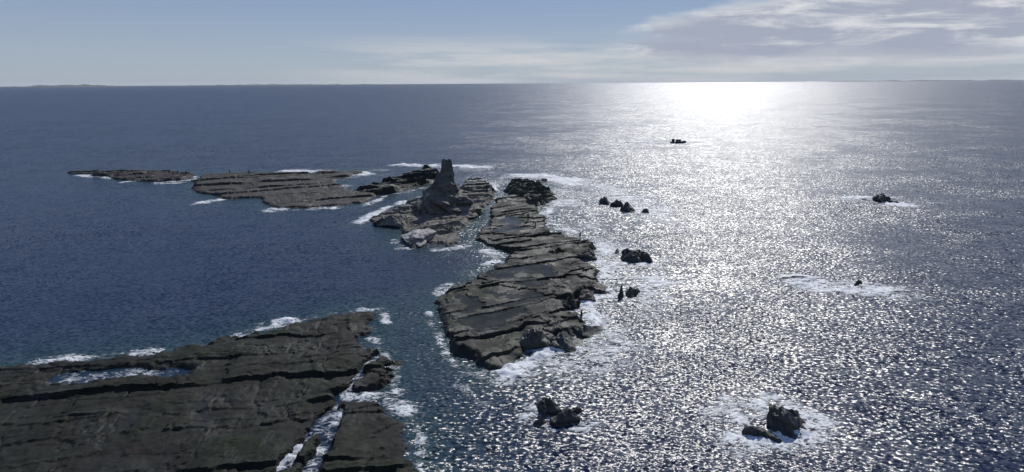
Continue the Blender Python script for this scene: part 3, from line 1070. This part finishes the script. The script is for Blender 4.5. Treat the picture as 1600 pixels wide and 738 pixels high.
dgr = bpy.context.evaluated_depsgraph_get()
dgr.update()
for px, py, key, pose, fz, top, legs, lab, scl in PEOPLE:
    # drop the figure on the surface seen along the pixel ray
    d = (at(px, py) - CAM).normalized()
    hit, loc, *_ = sc.ray_cast(dgr, CAM, d)
    if not hit or loc.z < 0.3:
        q = at(px, py, 1.3)
        h = height_at(key, q.x, q.y)
        loc = Vector((q.x, q.y, max(h, 0.6)))
    person(loc - Vector((0, 0, .03)), R(fz), pose, top, legs, lab, scl)


# ------------------------------------------------------------------ boat
def mesh_from(name, V, Fc, m_, parent, bevel=0.0, sm=False):
    me = bpy.data.meshes.new(name)
    me.from_pydata(V, [], Fc)
    me.update()
    o = link(name, me, m_, parent)
    if bevel:
        b = o.modifiers.new('bevel', 'BEVEL')
        b.width, b.segments = bevel, 2
    for p in me.polygons:
        p.use_smooth = sm
    return o


def box(name, x0, x1, y0, y1, z0, z1, m_, parent, bevel=0.03, top=1.0, rake=0.0):
    V = [(x, y, z0) for x, y in ((x0, y0), (x1, y0), (x1, y1), (x0, y1))]
    cy = (y0 + y1) / 2
    V += [(x + rk, cy + (y - cy) * top, z1) for x, y, rk in ((x0, y0, 0), (x1, y0, rake), (x1, y1, rake), (x0, y1, 0))]
    return mesh_from(name, V, [(3, 2, 1, 0), (4, 5, 6, 7), (0, 1, 5, 4), (1, 2, 6, 5), (2, 3, 7, 6), (3, 0, 4, 7)], m_, parent, bevel)


M_hull = simple_mat('hull_paint', (0.07, 0.08, 0.085), 0.35, var=0.15)
M_cabin = simple_mat('cabin_paint', (0.16, 0.17, 0.175), 0.4, var=0.1)
M_glass = simple_mat('dark_glass', (0.012, 0.014, 0.017), 0.08, var=0.1)
M_metal = simple_mat('dull_metal', (0.25, 0.25, 0.25), 0.4, 0.8)
boat = bpy.data.objects.new('fishing_boat', None)
COL.objects.link(boat)
boat.location = at(1060, 224)
boat.rotation_euler = (0, 0, R(-4))
tag(boat, 'small dark cabin boat heading right with a pale wake', 'boat')
st = []
NS = 15
for i in range(NS):
    t = i / (NS - 1)
    x = -4.4 + 8.8 * t
    half = 1.25 * (1 - max(0, (t - 0.45) / 0.55) ** 2.2) + 0.02
    sheer = 0.85 + 0.75 * t ** 2.2
    keel = -0.35 + 0.35 * max(0, (t - 0.75) / 0.25) ** 2
    st.append([(x, -half, sheer), (x + .02, -half * 0.82, 0.15 + 0.5 * max(0, t - .7)), (x, 0, keel), (x + .02, half * 0.82, 0.15 + 0.5 * max(0, t - .7)), (x, half, sheer)])
V = [v for s_ in st for v in s_]
Fc = []
for i in range(NS - 1):
    for k in range(4):
        Fc.append((i * 5 + k, (i + 1) * 5 + k, (i + 1) * 5 + k + 1, i * 5 + k + 1))
Fc.append((0, 1, 2, 3, 4))
mesh_from('hull', V, Fc, M_hull, boat)
V = []
for i in range(NS):
    a, b = st[i][0], st[i][4]
    V += [(a[0], a[1] * .97, a[2] - .12), (b[0], b[1] * .97, b[2] - .12)]
mesh_from('deck', V, [(2 * i, 2 * i + 2, 2 * i + 3, 2 * i + 1) for i in range(NS - 1)], M_metal, boat)
cab = box('cabin', -1.6, 1.5, -.9, .9, .75, 2.25, M_cabin, boat, 0.06, 0.88, -0.5)
box('roof', -1.9, 1.35, -.95, .95, 2.26, 2.38, M_cabin, boat, 0.04)
box('windscreen', 1.12, 1.38, -.72, .72, 1.55, 2.1, M_glass, boat, 0.02, 0.9, -0.17)
for s in (-1, 1):
    y = s * .835
    box('window', -1.2, -.2, y - .03, y + .03, 1.5, 2.05, M_glass, boat, 0.01)
    box('window', 0.0, .8, y - .03, y + .03, 1.5, 2.05, M_glass, boat, 0.01)
box('stern_shelter', -3.9, -2.3, -.85, .85, .8, 2.5, M_cloth['black'], boat, 0.08, 0.7)
box('outboard_motor', -4.85, -4.42, -.22, .22, -.1, 1.25, M_boot, boat, 0.08)
mesh_from('mast', *[(lambda n: ([(-1.0 + .04 * math.cos(2 * math.pi * k / n), .04 * math.sin(2 * math.pi * k / n), z) for z in (2.35, 4.6) for k in range(n)],
                     [(k, (k + 1) % n, n + (k + 1) % n, n + k) for k in range(n)]))(8)][0], M_metal, boat)
for s in (-1, 1):
    pts = [(1.7, s * .95, 1.75), (2.6, s * .8, 1.9), (3.5, s * .45, 2.1), (4.1, s * .05, 2.25)]
    link('bow_rail', skin_mesh('bow_rail', [Vector(p) for p in pts] + [Vector((p[0], p[1], p[2] - .75)) for p in pts[:3]], [(0, 1), (1, 2), (2, 3), (0, 4), (1, 5), (2, 6)], [.025] * 7, 0), M_metal, boat)

# ------------------------------------------------------------------ air
hz = box('haze', -46000, 46000, -46000, 46000, -6, 260, None, None, 0)
hm, t = new_mat('haze')
vol = t.n('ShaderNodeVolumePrincipled')
vol.inputs['Color'].default_value = (0.86, 0.9, 0.97, 1)
vol.inputs['Density'].default_value = 1.3e-5
o_ = t.n('ShaderNodeOutputMaterial')
t.t.links.new(vol.outputs[0], o_.inputs['Volume'])
hz.data.materials.clear()
hz.data.materials.append(hm)
tag(hz, 'faint sea haze between the camera and the horizon', kind='stuff')
